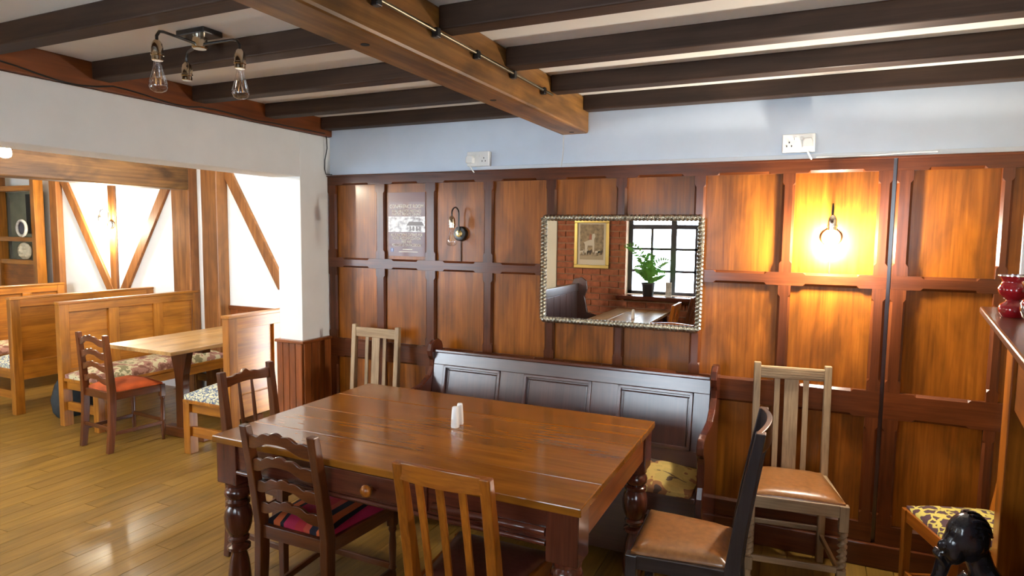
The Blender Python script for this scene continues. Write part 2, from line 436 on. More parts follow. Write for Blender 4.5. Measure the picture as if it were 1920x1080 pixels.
# ---- window wall behind the camera (seen in the mirror)
holes = [(-4.1, -.9, .85, 2.08), (1.07, 2.13, .915, 2.02), (3.55, 4.5, .915, 2.02)]
f = MB(); px = -7.1
for a, b_, z0, z1 in holes:
    f.box(px, a, -4.22, -3.962, 0, ZC); f.box(a, b_, -4.22, -3.962, 0, z0); f.box(a, b_, -4.22, -3.962, z1, ZC); px = b_
f.box(px, 4.8, -4.22, -3.962, 0, ZC)
wf = struct(f.obj('wall_front', MORTAR))
MB().box(-.9, .205, -3.962, -3.925, 0, ZC).obj('plaster_strip', CREAM, wf)
MB().box(-7.1, -4.1, -3.962, -3.945, 0, ZC).obj('plaster_strip', CREAM, wf)
MB().box(-4.1, -.9, -3.962, -3.945, 0, .85).obj('plaster_strip', CREAM, wf)
bme = {}
def brick(x0, x1, z):
    k_ = round(x1-x0, 3)
    if k_ not in bme:
        o = MB().box(0, x1-x0, -.018, 0, 0, .064).obj('brick', BRICKM); bme[k_] = o.data; bpy.data.objects.remove(o)
    o = bpy.data.objects.new('brick', bme[k_]); COL.objects.link(o); o.parent = wf
    o.location = (x0, -3.944+random.uniform(-.003, .003), z)
rest = MB()
row = 0; z = .01
while z < 2.3:
    x = .21 - (.1125 if row % 2 else 0)
    while x < 4.78:
        a, b_ = max(x, .21), min(x+.215, 4.78)
        segs = [(a, b_)]
        for (h0, h1, hz0, hz1) in holes[1:]:
            if z+.064 > hz0-.02 and z < hz1+.02:
                ns = []
                for s0, s1 in segs:
                    if s1 <= h0 or s0 >= h1: ns.append((s0, s1)); continue
                    if s0 < h0: ns.append((s0, h0))
                    if s1 > h1: ns.append((h1, s1))
                segs = ns
        for s0, s1 in segs:
            if s1-s0 < .03: continue
            if s1 < 2.35 and .5 < z < 2.0: brick(s0, s1, z)
            else: rest.box(s0, s1, -3.962, -3.945, z, z+.064)
        x += .225
    z += .075; row += 1
ro = rest.obj('brickwork', BRICKM, wf); ro['kind'] = 'stuff'
WFR = plain('dark_window_paint', (.055, .05, .06), .45)
def window(idx, x0, x1, z0, z1, lights, transom, bars):
    wdw = struct(MB().box(x0, x1, -4.14, -4.08, z0, z0+.035).box(x0, x1, -4.14, -4.08, z1-.04, z1)
                 .box(x0, x0+.05, -4.14, -4.08, z0, z1).box(x1-.05, x1, -4.14, -4.08, z0, z1).obj('window_%d' % idx, WFR))
    xs = linsp(x0+.02, x1-.02, lights+1)
    for xm in xs[1:-1]: MB().box(xm-.032, xm+.032, -4.13, -4.085, z0+.035, z1-.04).obj('mullion', WFR, wdw)
    MB().box(x0+.03, x1-.03, -4.132, -4.083, transom-.026, transom+.026).obj('transom', WFR, wdw)
    zz = [z0+.03]+bars+[transom, z1-.03]
    for bz in bars: MB().box(x0+.03, x1-.03, -4.125, -4.095, bz-.014, bz+.014).obj('glazing_bar', WFR, wdw)
    for i in range(lights):
        xm = (xs[i]+xs[i+1])/2
        MB().box(xm-.014, xm+.014, -4.125, -4.095, z0+.03, transom).obj('glazing_bar', WFR, wdw)
        for j in range(len(zz)-1):
            for q0, q1 in ((xs[i], xm), (xm, xs[i+1])):
                MB().box(q0+.004, q1-.004, -4.112, -4.109, zz[j], zz[j+1]).obj('pane', PANE, wdw)
    MB().box(x0-.06, x1+.06, -4.10, -3.77, z0-.045, z0-.002).obj('window_sill', MAHOG('X'), wdw, .006)
window(1, 1.07, 2.13, .915, 2.02, 2, 1.71, [1.19, 1.45])
window(2, 3.55, 4.5, .915, 2.02, 2, 1.71, [1.19, 1.45])  # unseen window, added to let in extra fill light
window(3, -4.1, -.9, .85, 2.08, 5, 1.72, [1.14, 1.43])

# ---- ceiling beams and joists
bm_ = struct(MB().box(1.705, 1.872, -4.0, .028, 2.187, ZC).obj('trim_4', BEAM('Y'), None, .012))
for px_, py_ in ((1.785, -1.88), (1.78, -1.0), (1.80, -.06)): MB().lathe([(.014, -.0005), (.014, .004)], (px_, py_, 2.186), 12).obj('peg', HOLE, bm_)
jn = 5
for yb in (-3.6, -3.08, -2.545, -2.0, -1.515, -.99, -.487, 0.0):
    for (xa, xb) in ((.024, 1.704), (1.873, 4.795)):
        ye = min(yb, .028)
        struct(MB().box(xa, xb, yb-.085, ye, 2.300, ZC).obj('trim_%d' % jn, JOIST('X'), None, .006)); jn += 1

# ================================================================== LARGE OBJECTS
# ---- main table
def turned(prof, c, n=20): return MB().lathe(prof, c, n)
tb = thing('dining_table', 'large dark mahogany farmhouse table with turned legs and a front drawer', 'table', (1.615, -1.127, 0))
def L(x_, y_): return x_-1.615, y_+1.127
xa, xb = -.815, .815
for a, b_ in ((-1.655, -1.433), (-1.4315, -1.131), (-1.1295, -.861), (-.8595, -.598)):
    MB().box(xa, xb, a+1.127, b_+1.127, .730, .760).obj('tabletop_board', TABLE('X'), tb, .004)
MB().box(-.70, .70, -.505, -.483, .607, .730).obj('apron', MAHOG('X'), tb, .002)
MB().box(-.70, .70, .483, .505, .607, .730).obj('apron', MAHOG('X'), tb, .002)
for sx in (-1, 1): MB().box(sx*.782-.011, sx*.782+.011, -.41, .41, .607, .730).obj('apron', DADO('Y'), tb, .002)  # side aprons in brighter orange wood: warm lamplight put into the colour
MB().tube([(-.69, -.509, .614), (.69, -.509, .614)], .010, 10).obj('apron_bead', MAHOG('X'), tb, 0, 50)
MB().tube([(.26, -.509, .652), (.69, -.509, .652)], .016, 10).obj('apron_bead', MAHOG('X'), tb, 0, 50)
dr = MB().box(-.26, .24, -.515, -.505, .632, .722).obj('drawer', MAHOG('X'), tb, .003)
MB().lathe([(.010, 0), (.010, .012), (.020, .018), (.024, .028), (.020, .038), (.006, .044)], (-.005, -.515, .672), 16, 'y').obj('knob', ORCH('Z'), dr, 0, 60)
legp = [(.030, 0), (.036, .02), (.046, .05), (.050, .09), (.046, .15), (.040, .20), (.032, .235), (.034, .245), (.048, .255), (.048, .268), (.030, .278), (.030, .285),
        (.044, .295), (.044, .305), (.036, .313), (.048, .335), (.056, .365), (.058, .40), (.052, .432), (.042, .448), (.050, .455), (.050, .468), (.040, .475), (.052, .490), (.055, .505), (.050, .52), (.040, .530), (.050, .537), (.050, .548), (.042, .556)]
for sx in (-1, 1):
    for sy in (-1, 1):
        c = (sx*.748, sy*.460, 0)
        lg = turned(legp, c).obj('leg', MAHOG('Z'), tb, 0, 35)
        MB().box(c[0]-.056, c[0]+.056, c[1]-.056, c[1]+.056, .555, .730).obj('leg_block', MAHOG('Z'), lg, .004)

# ---- chairs
def pad(Wb, Wf, D, z0, th, ov=0, n=10):
    """domed seat pad, trapezoid plan (back at -y)"""
    m = MB(); vs = []; fs = []
    for i in range(n+1):
        for j in range(n+1):
            u, v = -1+2*i/n, -1+2*j/n
            wd = (Wb+(Wf-Wb)*(v+1)/2)/2+ov
            e = max(abs(u), abs(v)); h = (1-abs(u)**6)*(1-abs(v)**6)
            vs.append((u*wd, v*(D/2+ov), z0+th*(.35+.65*h)))
    for i in range(n):
        for j in range(n):
            a = i*(n+1)+j; fs.append((a, a+n+1, a+n+2, a+1))
    m.add(vs, fs)
    # skirt and base
    rim = [i*(n+1) for i in range(n+1)]+[n*(n+1)+j for j in range(1, n+1)]+[i*(n+1)+n for i in range(n-1, -1, -1)]+[j for j in range(n-1, 0, -1)]
    base = len(m.v); m.v += [(m.v[i][0], m.v[i][1], z0) for i in rim]
    k = len(rim)
    for q in range(k): m.f.append((rim[q], rim[(q+1) % k], base+(q+1) % k, base+q))
    m.f.append(tuple(range(base, base+k)))
    return m
def twist_leg(x_, y_, z0, z1, r, turns):
    secs = []; n = 60
    for i in range(n+1):
        z_ = z0+(z1-z0)*i/n; t = 2*math.pi*turns*i/n; ring = []
        for k in range(12):
            a = 2*math.pi*k/12; rr = r*(.80+.34*math.cos(2*(a-t)))
            ring.append((x_+rr*math.cos(a), y_+rr*math.sin(a), z_))
        secs.append(ring)
    return MB().loft(secs)
def make_chair(name, label, loc, rz, W, Wb, Wf, D, sh, H, rake, seatmat, back, front='square', pt=.034, seat_th=.035, stretch='H', group=None, foot=.03):
    t = thing(name, label, 'chair', loc, rz, group)
    yb, yf = -D/2, D/2
    yz = lambda z_: yb-rake*max(0, (z_-sh)/(H-sh))**1.15-foot*max(0, (sh-z_)/sh)**2
    for s in (-1, 1):
        pts = [(s*Wb/2, yz(z_), z_) for z_ in (0, .15, .3, sh, sh+(H-sh)*.35, sh+(H-sh)*.7, H)]
        MB().post(pts, pt*.92, [pt, pt*1.1, pt*1.2, pt*1.25, pt*1.1, pt*.95, pt*.8]).obj('back_post', W('Z'), t, .004)
    for s in (-1, 1):
        x_ = s*(Wf/2-.018)
        if front == 'twist':
            lg = twist_leg(x_, yf-.018, .16, sh-.12, .019, 3.2).obj('leg', W('Z'), t, 0, 60)
            MB().box(x_-.019, x_+.019, yf-.037, yf+.001, sh-.12, sh-.004).obj('leg_block', W('Z'), lg, .003)
            MB().box(x_-.019, x_+.019, yf-.037, yf+.001, .10, .16).obj('leg_block', W('Z'), lg, .003)
            turned([(.012, 0), (.020, .02), (.022, .05), (.014, .075), (.018, .10)], (x_, yf-.018, 0)).obj('foot', W('Z'), lg, 0, 50)
        elif front == 'turned':
            lb = MB().box(x_-.018, x_+.018, yf-.036, yf, sh-.10, sh-.004).obj('leg_block', W('Z'), t, .003)
            turned([(.011, 0), (.014, .05), (.017, .12), (.013, .14), (.018, .15), (.014, .16), (.017, .26), (.013, sh-.13), (.019, sh-.115), (.016, sh-.10)], (x_, yf-.018, 0), 14).obj('leg', W('Z'), t, 0, 50)
        else:
            MB().post([(x_, yf-.018, 0), (x_, yf-.018, sh-.004)], [pt*.8, pt], [pt*.8, pt]).obj('leg', W('Z'), t, .003)
    rl = .055
    MB().bar((-Wf/2+.03, yf-.016, sh-rl/2-.004), (Wf/2-.03, yf-.016, sh-rl/2-.004), .022, rl).obj('seat_rail', W('X'), t, .003)
    MB().bar((-Wb/2+.012, yb, sh-rl/2-.004), (Wb/2-.012, yb, sh-rl/2-.004), .022, rl).obj('seat_rail', W('X'), t, .003)
    for s in (-1, 1):
        MB().bar((s*Wb/2, yb+.02, sh-rl/2-.004), (s*(Wf/2-.018), yf-.03, sh-rl/2-.004), .022, rl).obj('seat_rail', W('Y'), t, .003)
    pad(Wb-.03, Wf-.025, D-.03, sh-.008, seat_th).obj('seat', seatmat, t, 0, 70)
    if stretch:
        for s in (-1, 1):
            MB().bar((s*Wb/2, yz(.13), .135), (s*(Wf/2-.018), yf-.018, .135), .016, .026).obj('stretcher', W('Y'), t, .003)
        if stretch == 'H':
            xm = (Wb+Wf)/4-.02
            MB().bar((-xm, 0, .137), (xm, 0, .137), .016, .026).obj('stretcher', W('X'), t, .003)
        else:
            MB().bar((-Wf/2+.03, yf-.018, .155), (Wf/2-.03, yf-.018, .155), .016, .028).obj('stretcher', W('X'), t, .003)
            MB().bar((-Wb/2, yz(.16), .17), (Wb/2, yz(.16), .17), .016, .026).obj('stretcher', W('X'), t, .003)
    back(t, W, Wb, yz, sh, H)
    return t
def ladder_back(t, W, Wb, yz, sh, H):
    hw = Wb/2-.008
    def slat(zc, hh):
        xs = linsp(-hw, hw, 33); bow = .022
        up_ = lambda x_: zc+hh*.5+.016*math.cos(math.pi*x_/hw)+.010*abs(math.cos(2.5*math.pi*x_/hw))
        lo_ = lambda x_: zc-hh*.5+.020*math.cos(math.pi*x_/hw)-.005*abs(math.cos(1.5*math.pi*x_/hw))
        MB().board(xs, lambda x_: yz(zc)-bow*(1-(x_/hw)**2), lo_, up_, .013).obj('ladder_slat', W('X'), t, .002)
    span = H-sh
    for q, hh in ((.88, .036), (.65, .034), (.43, .032), (.21, .030)): slat(sh+span*q, hh)
def slat_back(n, wide=None, crest=.06, bow=.02, lower=.12, over=0, grooves=False):
    def fn(t, W, Wb, yz, sh, H):
        hw = Wb/2-(0 if over else .008); xs = linsp(-hw, hw, 17)
        zc0, zc1 = H-crest-(.0 if over else .018), H-(0 if over else .018)
        by = lambda x_, z_: yz(z_)-bow*(1-(x_/hw)**2)
        cr = MB().board(xs, lambda x_: by(x_, (zc0+zc1)/2), lambda x_: zc0, lambda x_: zc1+(.008*(1-(x_/hw)**2) if bow > .015 else 0), .020).obj('crest_rail', W('X'), t, .003)
        if grooves:
            for q in range(4):
                zq = zc0+.016+.012*q
                MB().bar((-hw+.01, yz(zq)+.0115, zq), (hw-.01, yz(zq)+.0115, zq), .004, .005).obj('reeding', W('X'), cr)
        zl = sh+lower
        if lower > .03: MB().board(xs, lambda x_: by(x_, zl), lambda x_: zl-.016, lambda x_: zl+.016, .018).obj('lower_rail', W('X'), t, .003)
        for i in range(n):
            u = (i+1)/(n+1)*2-1; wd = .026
            if wide and i == n//2: wd = wide
            x_ = u*hw*(1.0 if not wide else .86)
            zs = linsp(zl if lower > .03 else sh-.02, zc0+.01, 6)
            MB().post([(x_, by(x_, z_), z_) for z_ in zs], wd, .010).obj('slat', W('Z'), t, .002)
    return fn
def knob_back(t, W, Wb, yz, sh, H):
    hw = Wb/2-.008; xs = linsp(-hw, hw, 41)
    bump = lambda x_: .028*math.exp(-(x_/.026)**2)+.010*math.exp(-((abs(x_)-.055)/.02)**2)
    MB().board(xs, lambda x_: yz(H-.05)-.02*(1-(x_/hw)**2), lambda x_: H-.078+.004*math.cos(math.pi*x_/hw), lambda x_: H-.026-.012*(1-(x_/hw)**2)+bump(x_), .020).obj('crest_rail', W('X'), t, .003)
    MB().board(xs, lambda x_: yz(sh+.1)-.02*(1-(x_/hw)**2), lambda x_: sh+.085, lambda x_: sh+.115, .018).obj('lower_rail', W('X'), t, .003)
    for u in (-.25, .25):
        zs = linsp(sh+.1, H-.07, 9)
        MB().tube([(u*hw*1.1, yz(z_)-.018, z_) for z_ in zs], [.006, .007, .008, .009, .0095, .009, .008, .007, .006], 8).obj('spindle', W('Z'), t, 0, 60)

make_chair('dining_chair', 'dark ladder-back chair with wavy slats and red and black striped seat', (1.246, -1.455, 0), 0, DARKCH, .34, .43, .40, .44, .865, .075, REDSTR, ladder_back, 'turned', .040, .045, 'box')
make_chair('dining_chair', 'chestnut slat-back chair with curved top rail, its back to the viewer', (2.035, -1.560, 0), 0, ORCH, .315, .42, .40, .44, .885, .085, LEATHERD, slat_back(3, None, .055, .022, .0, .001), 'turned', .040, .03, 'box')
make_chair('dining_chair', 'brown chair with knobbed top rail and thin spindles at the table end', (.70, -1.155, 0), R(-90), DARKCH, .31, .40, .38, .44, .925, .05, LEATHERD, knob_back, 'square', .038, .03, 'box')
make_chair('dining_chair', 'pale oak slat-back chair in the corner between pillar and settle', (.466, -.30, 0), R(180), OAKGREY, .345, .42, .38, .45, 1.0, .03, LEATHER, slat_back(3, .062, .062, .004, .0), 'twist', .036, .03, 'H', foot=.0)
make_chair('dining_chair', 'pale oak chair with tan leather seat and barley-twist front legs by the wall', (3.018, -.282, 0), R(187), OAKGREY, .325, .42, .40, .455, .985, .03, LEATHER, slat_back(3, .066, .060, .004, .0, grooves=True), 'twist', .036, .035, 'box', foot=.0)
make_chair('dining_chair', 'black-framed chair with worn brown leather seat, turned side-on to the table', (2.655, -1.045, 0), R(92), EBON, .35, .42, .37, .445, .95, .075, LEATHER, slat_back(3, .06, .075, .03, .0, .001), 'square', .042, .04, 'box')
make_chair('dining_chair', 'orange-brown chair with yellow scroll-patterned seat, partly hidden by the mantel', (3.702, -.436, 0), R(90+18), ORCH, .375, .385, .385, .445, .93, .075, SCROLL, slat_back(3, None, .06, .01, .1), 'square', .036, .045, 'box')

# ---- settle against the panelled wall
se = thing('settle', 'long dark settle with panelled back and shaped ends against the wall', 'bench', (1.78, -.02, 0))
x0, x1 = -.84, .85
prof = [(-.02, 0), (-.02, .90), (-.035, .935), (-.07, .955), (-.115, .953), (-.150, .93), (-.165, .89), (-.155, .855), (-.135, .83), (-.135, .79), (-.17, .74), (-.25, .70), (-.38, .69), (-.47, .695), (-.525, .685), (-.548, .655), (-.545, .62), (-.52, .595), (-.50, .56), (-.50, .45), (-.52, .40), (-.52, 0)]
for s in (x0, x1): MB().prism(prof, s-.017, s+.017, 'x').obj('end_panel', MAHOG('Z'), se, .006)
a, b_ = x0+.018, x1-.018
nb0 = len(se.children)
_before = set(o_.name for o_ in se.children)
MB().box(a, b_, -.135, -.05, .872, .890).obj('back_cap', MAHOG('X'), se, .004)
MB().box(a, b_, -.118, -.09, .800, .872).obj('back_rail', SETTLE('X'), se, .002)
MB().box(a, b_, -.118, -.09, .42, .50).obj('back_rail', SETTLE('X'), se, .002)
pxs = [(1.031, 1.418), (1.571, 1.981), (2.131, 2.531)]
ed = [a]+[v-1.78 for p in pxs for v in p]+[b_]
for i in range(0, 8, 2): MB().box(ed[i], ed[i+1], -.118, -.09, .50, .80).obj('back_stile', SETTLE('Z'), se, .002)
for p, q in pxs:
    p -= 1.78; q -= 1.78
    po = MB().box(p-.003, q+.003, -.104, -.094, .497, .803).obj('back_panel', SETTLE('Z'), se)
    MB().bar((p, -.116, .791), (q, -.116, .791), .022, .018).bar((p, -.116, .509), (q, -.116, .509), .022, .018)\
        .bar((p+.009, -.116, .50), (p+.009, -.116, .80), .018, .022).bar((q-.009, -.116, .50), (q-.009, -.116, .80), .018, .022)\
        .bar((p+.02, -.106, .770), (q-.02, -.106, .770), .008, .007).bar((p+.030, -.106, .52), (p+.030, -.106, .773), .007, .008).bar((q-.030, -.106, .52), (q-.030, -.106, .773), .007, .008).obj('moulding', SETTLE('X'), po, .004)
for o_ in list(se.children):
    if o_.name not in _before:      # the back leans: turn it about its top edge
        o_.matrix_parent_inverse = Matrix.Translation((0, -.09, .88)) @ Matrix.Rotation(R(-11), 4, 'X') @ Matrix.Translation((0, .09, -.88))
MB().box(a, b_, -.52, -.09, .375, .40).obj('seat_board', SETTLE('X'), se, .004)
MB().box(a, b_, -.49, -.47, .05, .375).obj('front_board', SETTLE('X'), se, .004)
cu = pad(b_-a-.03, b_-a-.03, .38, .401, .06).obj('seat_cushion', TAPEST, se, 0, 70, loc=((a+b_)/2, -.345, 0))

# ---- booth benches
def booth(label, x_, s, y0, y1, cush, top=1.022, th=.062, seat_d=.43):
    """back slab centred on x_, seat on side s (+1 right, -1 left)"""
    t = thing('booth_bench', label, 'bench', (x_, (y0+y1)/2, 0), 0, None)
    y0, y1 = y0-(y0+y1)/2, y1-(y0+y1)/2
    h = th/2
    for a, b_ in ((y0, y0+.075), (y1-.075, y1)): MB().box(-h, h, a, b_, 0, top-.022).obj('end_post', BOOTH('Z'), t, .004)
    MB().box(-h-.006, h+.006, y0-.006, y1, top-.022, top).obj('top_rail', BOOTH('Y'), t, .005)
    MB().box(-h+.003, h-.003, y0+.075, y1-.075, .935, top-.022).obj('back_rail', BOOTH('Y'), t, .002)
    MB().box(-h+.003, h-.003, y0+.075, y1-.075, .30, .462).obj('back_rail', BOOTH('Y'), t, .002)
    n = 3; wd = (y1-y0-.15-.09*(n-1))/n
    for i in range(n):
        a = y0+.075+i*(wd+.09)
        MB().box(-h+.024, h-.024, a-.003, a+wd+.003, .459, .938).obj('back_panel', BOOTH('Y'), t)
        if i < n-1: MB().box(-h+.003, h-.003, a+wd, a+wd+.09, .462, .935).obj('back_stile', BOOTH('Z'), t, .002)
    e0, e1 = s*h, s*(h+seat_d)
    MB().box(e0, e1, y0+.01, y1-.01, .375, .40).obj('seat_board', BOOTH('Y'), t, .003)
    for yy in (y0+.045, y1-.045):
        MB().box(e1-s*.065, e1, yy-.035, yy+.035, 0, .375).obj('leg', BOOTH('Z'), t, .004)
        MB().box(e0, e1-s*.065, yy-.012, yy+.012, .305, .375).obj('seat_rail', BOOTH('X'), t, .002)
        MB().box(e0, e1-s*.065, yy-.014, yy+.014, .13, .20).obj('stretcher', BOOTH('X'), t, .002)
    MB().box(e1-s*.03, e1-s*.005, y0+.08, y1-.08, .305, .375).obj('seat_rail', BOOTH('Y'), t, .002)
    pad(seat_d-.015, seat_d-.015, y1-y0-.03, .401, .085).obj('cushion', cush, t, 0, 70, loc=(s*(h+seat_d/2), 0, 0))
    return t
booth('oak booth bench with three-panel back and floral cushion behind the booth table', -2.45, 1, -.40, .915, BOOTHCU)
booth('oak booth bench standing back to back with the three-panel bench', -3.13, -1, -.40, .915, LEAFY)
booth('oak booth bench beside the white pillar with pale leaf-print cushion', -.545, -1, -.41, .915, LEAFY, 1.035)
booth('oak booth bench furthest back in front of the glazed screen', -4.42, 1, -.30, .79, BOOTHCU)

# ---- booth table
bt = thing('booth_table', 'light oak rectangular pedestal table inside the booth', 'table', (-1.34, .08, 0), 0)
for i in range(3):
    a = -.36+.24*i
    MB().box(a+.0008, a+.2392, -.58, .58, .732, .760).obj('tabletop_board', BOOTHTOP('Y'), bt, .003)
for yy in (-.22, .30):
    lg = MB().post([(0, yy, .08), (0, yy, .42), (0, yy, .50), (0, yy, .60), (0, yy, .69)], [.085, .085, .10, .15, .20], [.06]*5).obj('pedestal', DARKCH('Z'), bt, .004)
    MB().box(-.18, .26, yy-.04, yy+.04, 0, .08).obj('pedestal_foot', DARKCH('X'), lg, .01)
    MB().box(-.28, .28, yy-.035, yy+.035, .69, .732).obj('pedestal_bearer', DARKCH('X'), lg, .004)
make_chair('dining_chair', 'small dark ladder-back chair with orange-red seat at the booth table', (-1.63, -.41, 0), R(-4), DARKCH, .345, .42, .38, .44, .86, .03, REDOR, ladder_back, 'turned', .040, .05, 'box', foot=.03)

# ---- mirror
mi = thing('wall_mirror', 'rectangular wall mirror in a twisted silver-gilt frame', 'mirror', (2.072, -.004, 1.413), 0)
hw_, hh_ = .447, .298
MB().box(-hw_+.012, hw_-.012, -.010, -.006, -hh_+.012, hh_-.012).obj('mirror_glass', MIRROR, mi)
MB().box(-hw_+.005, hw_-.005, -.005, .003, -hh_+.005, hh_-.005).obj('backing', SETTLE('X'), mi)
def rope(p0, p1, r, turns):
    p0, p1 = Vector(p0), Vector(p1); t = (p1-p0).normalized(); a = Vector((0, 1, 0)); b2 = t.cross(a); n = int(turns*8); secs = []
    for i in range(n+1):
        th = 2*math.pi*turns*i/n; c = p0.lerp(p1, i/n); ring = []
        for k in range(12):
            an = 2*math.pi*k/12; rr = r*(.68+.40*abs(math.cos(an-th)))
            ring.append(c+(a*math.cos(an)+b2*math.sin(an))*rr)
        secs.append(ring)
    return MB().loft(secs)
for p0, p1, tn in (((-hw_, 0, hh_), (hw_, 0, hh_), 21), ((-hw_, 0, -hh_), (hw_, 0, -hh_), 21), ((-hw_, 0, -hh_), (-hw_, 0, hh_), 14), ((hw_, 0, -hh_), (hw_, 0, hh_), 14)):
    rope((p0[0], -.014, p0[2]), (p1[0], -.016, p1[2]), .0175, tn).obj('frame', GILT, mi, 0, 40)

# ---- mantelpiece at right
ma = thing('mantelpiece', 'orange-brown wooden mantelpiece with deep shelf at the right edge', 'mantel', (3.61, -.70, 0), R(-7.7))
MB().box(0, .418, -1.35, 0, 1.350, 1.375).obj('shelf', STILE('Y'), ma, .006)
MB().box(.03, .418, -1.33, -.02, 1.325, 1.350).obj('shelf_moulding', STILE('Y'), ma, .01)
MB().box(.085, .40, -.20, -.03, 0, 1.325).obj('pilaster', PANEL('Z'), ma, .005)
MB().box(.10, .40, -1.30, -.20, 1.05, 1.325).obj('frieze', PANEL('Y'), ma, .004)
MB().box(.085, .40, -1.32, -1.15, 0, 1.325).obj('pilaster', PANEL('Z'), ma, .005)
MB().box(.07, .415, -.22, -.012, 0, .14).obj('plinth', STILE('Z'), ma, .005)
MB().box(.35, .40, -1.30, -.05, 0, 1.05).obj('hearth_back', HOLE, ma)
for zz in (1.08, .93, .90): MB().lathe([(.005, 0), (.005, .004)], (.15, -.029, zz), 8, 'y').obj('nail', BRASS, ma)

# ================================================================== LAMPS
def bulb_profile(sc=1):
    return [(r*sc, z_*sc) for r, z_ in ((.012, .112), (.013, .100), (.016, .085), (.021, .065), (.027, .045), (.031, .028), (.031, .018), (.026, .006), (.014, -.001), (.003, -.003))]
def lampholder(parent, c, lit=None, bulb=True, sc=1.0):
    """c = top of the lampholder; bulb hangs below"""
    h = MB().lathe([(.005, 0), (.010, -.004), (.017, -.014), (.020, -.030), (.020, -.048), (.022, -.050), (.022, -.056), (.019, -.058), (.019, -.072), (.017, -.074)], c, 16).obj('lampholder', CHROME, parent, 0, 40)
    if not bulb: return h
    bc = (c[0], c[1], c[2]-.075-.108)
    g = MB().lathe(bulb_profile(), bc, 20).obj('bulb', lit or GLASS, parent, 0, 60)
    if not lit:
        MB().tube([(bc[0], bc[1], bc[2]+.10), (bc[0], bc[1], bc[2]+.06)], [.006, .003], 8).obj('filament_stem', GLASS, g, 0, 60)
        pts = []
        for k_ in range(9):
            a = 2*math.pi*k_/8; pts.append((bc[0]+.010*math.cos(a), bc[1]+.010*math.sin(a), bc[2]+(.068 if k_ % 2 else .026)))
        MB().tube(pts, .0012, 5).obj('filament', FIL, g)
    return g
def sconce(label, loc, lit=None, cable=.18):
    t = thing('wall_light', label, 'wall light', loc, 0)
    MB().lathe([(.046, 0), (.046, .022), (.042, .028), (.030, .030)], (0, 0, 0), 24, 'y').obj('wall_rose', BLACK, t, 0, 40)
    MB().lathe([(.022, .028), (.022, .034), (.010, .037)], (0, 0, 0), 16, 'y').obj('rose_boss', BRASS, t, 0, 40)
    pts = [(0, -.034, -.01), (0, -.036, .05), (0, -.036, .125)]
    for k_ in range(1, 9):
        a = math.pi*k_/8; pts.append((0, -.036-.045*(1-math.cos(a))/1.0*.95, .125+.036*math.sin(a)))
    pts.append((pts[-1][0], pts[-1][1], .105))
    MB().tube(pts, .0048, 8).obj('swan_arm', BLACK, t, 0, 60)
    e = pts[-1]
    lampholder(t, (e[0], e[1], e[2]+.004), lit)
    if cable: MB().tube([(0, -.006, -.04), (0, -.004, -.04-cable)], .003, 6).obj('flex', CABLE, t, 0, 60)
    return t
sconce('unlit wall light with black rose and clear bulb beside the poster', (1.052, .0205, 1.612))
sconce('brightly lit wall light glowing on the panelling right of the mirror', (3.133, .0205, 1.615), LIT)
sconce('lit wall light on the middle timber of the white framed wall', (-3.715, .904, 1.66), LITC, 0)

# ceiling light
cl = thing('ceiling_light', 'three-arm ceiling light with clear teardrop bulbs between the dark joists', 'ceiling light', (.87, -1.715, ZC), 0)
MB().box(-.075, .075, -.045, .045, -.022, 0).obj('ceiling_plate', BLACK, cl, .004)
MB().lathe([(.028, -.022), (.028, -.062), (.024, -.066)], (0, 0, 0), 20).obj('hub', CHROME, cl, 0, 40)
for (ex, ey), b_ in (((.02, -.195), True), ((.205, .005), True), ((-.15, .06), False)):
    v = Vector((ex, ey, 0)); u = v.normalized()
    pts = [u*.02+Vector((0, 0, -.05)), u*(v.length-.03)+Vector((0, 0, -.05)), u*(v.length-.012)+Vector((0, 0, -.054)), v+Vector((0, 0, -.072)), v+Vector((0, 0, -.095))]
    ar = MB().tube(pts, .0055, 8).obj('arm', BLACK, cl, 0, 60)
    lampholder(cl, (ex, ey, -.040 if False else -.085), None, b_)
# booth pendant at the left edge of view
pd = thing('pendant_light', 'lit bulb hanging under the plain ceiling at the far left', 'pendant light', (-.985, -1.455, ZC), 0)
MB().lathe([(.045, 0), (.045, -.02), (.02, -.03)], (0, 0, 0), 20).obj('ceiling_rose', BLACK, pd, 0, 40)
MB().tube([(0, 0, -.02), (0, 0, -.20)], .003, 6).obj('flex', CABLE, pd, 0, 60)
lampholder(pd, (0, 0, -.195), LITC)

# ================================================================== WALL ITEMS
# poster
POS = plain('poster_maroon', (.13, .030, .026), .35, coat=.15)
PTX = plain('poster_cream', (.80, .74, .62), .4)
PPH, nt_, b__ = nmat('poster_photo')
mp_ = coords(nt_, (26, 26, 40), False); nz_ = N(nt_, 'ShaderNodeTexNoise'); nz_.inputs['Scale'].default_value = 1; nz_.inputs['Detail'].default_value = 4
nt_.links.new(mp_.outputs[0], nz_.inputs['Vector']); r_ = ramp(nt_, [(.35, (.22, .17, .17)), (.5, (.62, .58, .56)), (.62, (.85, .83, .80))]); nt_.links.new(nz_.outputs['Fac'], r_.inputs[0]); nt_.links.new(r_.outputs[0], b__.inputs['Base Color']); b__.inputs['Roughness'].default_value = .25
po = thing('poster', 'maroon poster with cream lettering and a photo pinned to the panelling', 'poster', (.640, .0195, 1.668), 0)
MB().box(-.143, .143, -.0015, .001, -.208, .208).obj('sheet', POS, po)
MB().box(-.143, .143, -.0025, -.0015, -.05, .052).obj('photo_print', PPH, po)
DK = plain('poster_ink', (.16, .13, .13), .4)
for a in (.03, .055, .08, .105): MB().box(a-.006, a+.006, -.003, -.0026, -.042, -.012).obj('photo_shape', DK, po)
MB().prism([(.0, -.008), (.135, -.008), (.12, .018), (.02, .018)], -.003, -.0026, 'y').obj('photo_shape', DK, po)
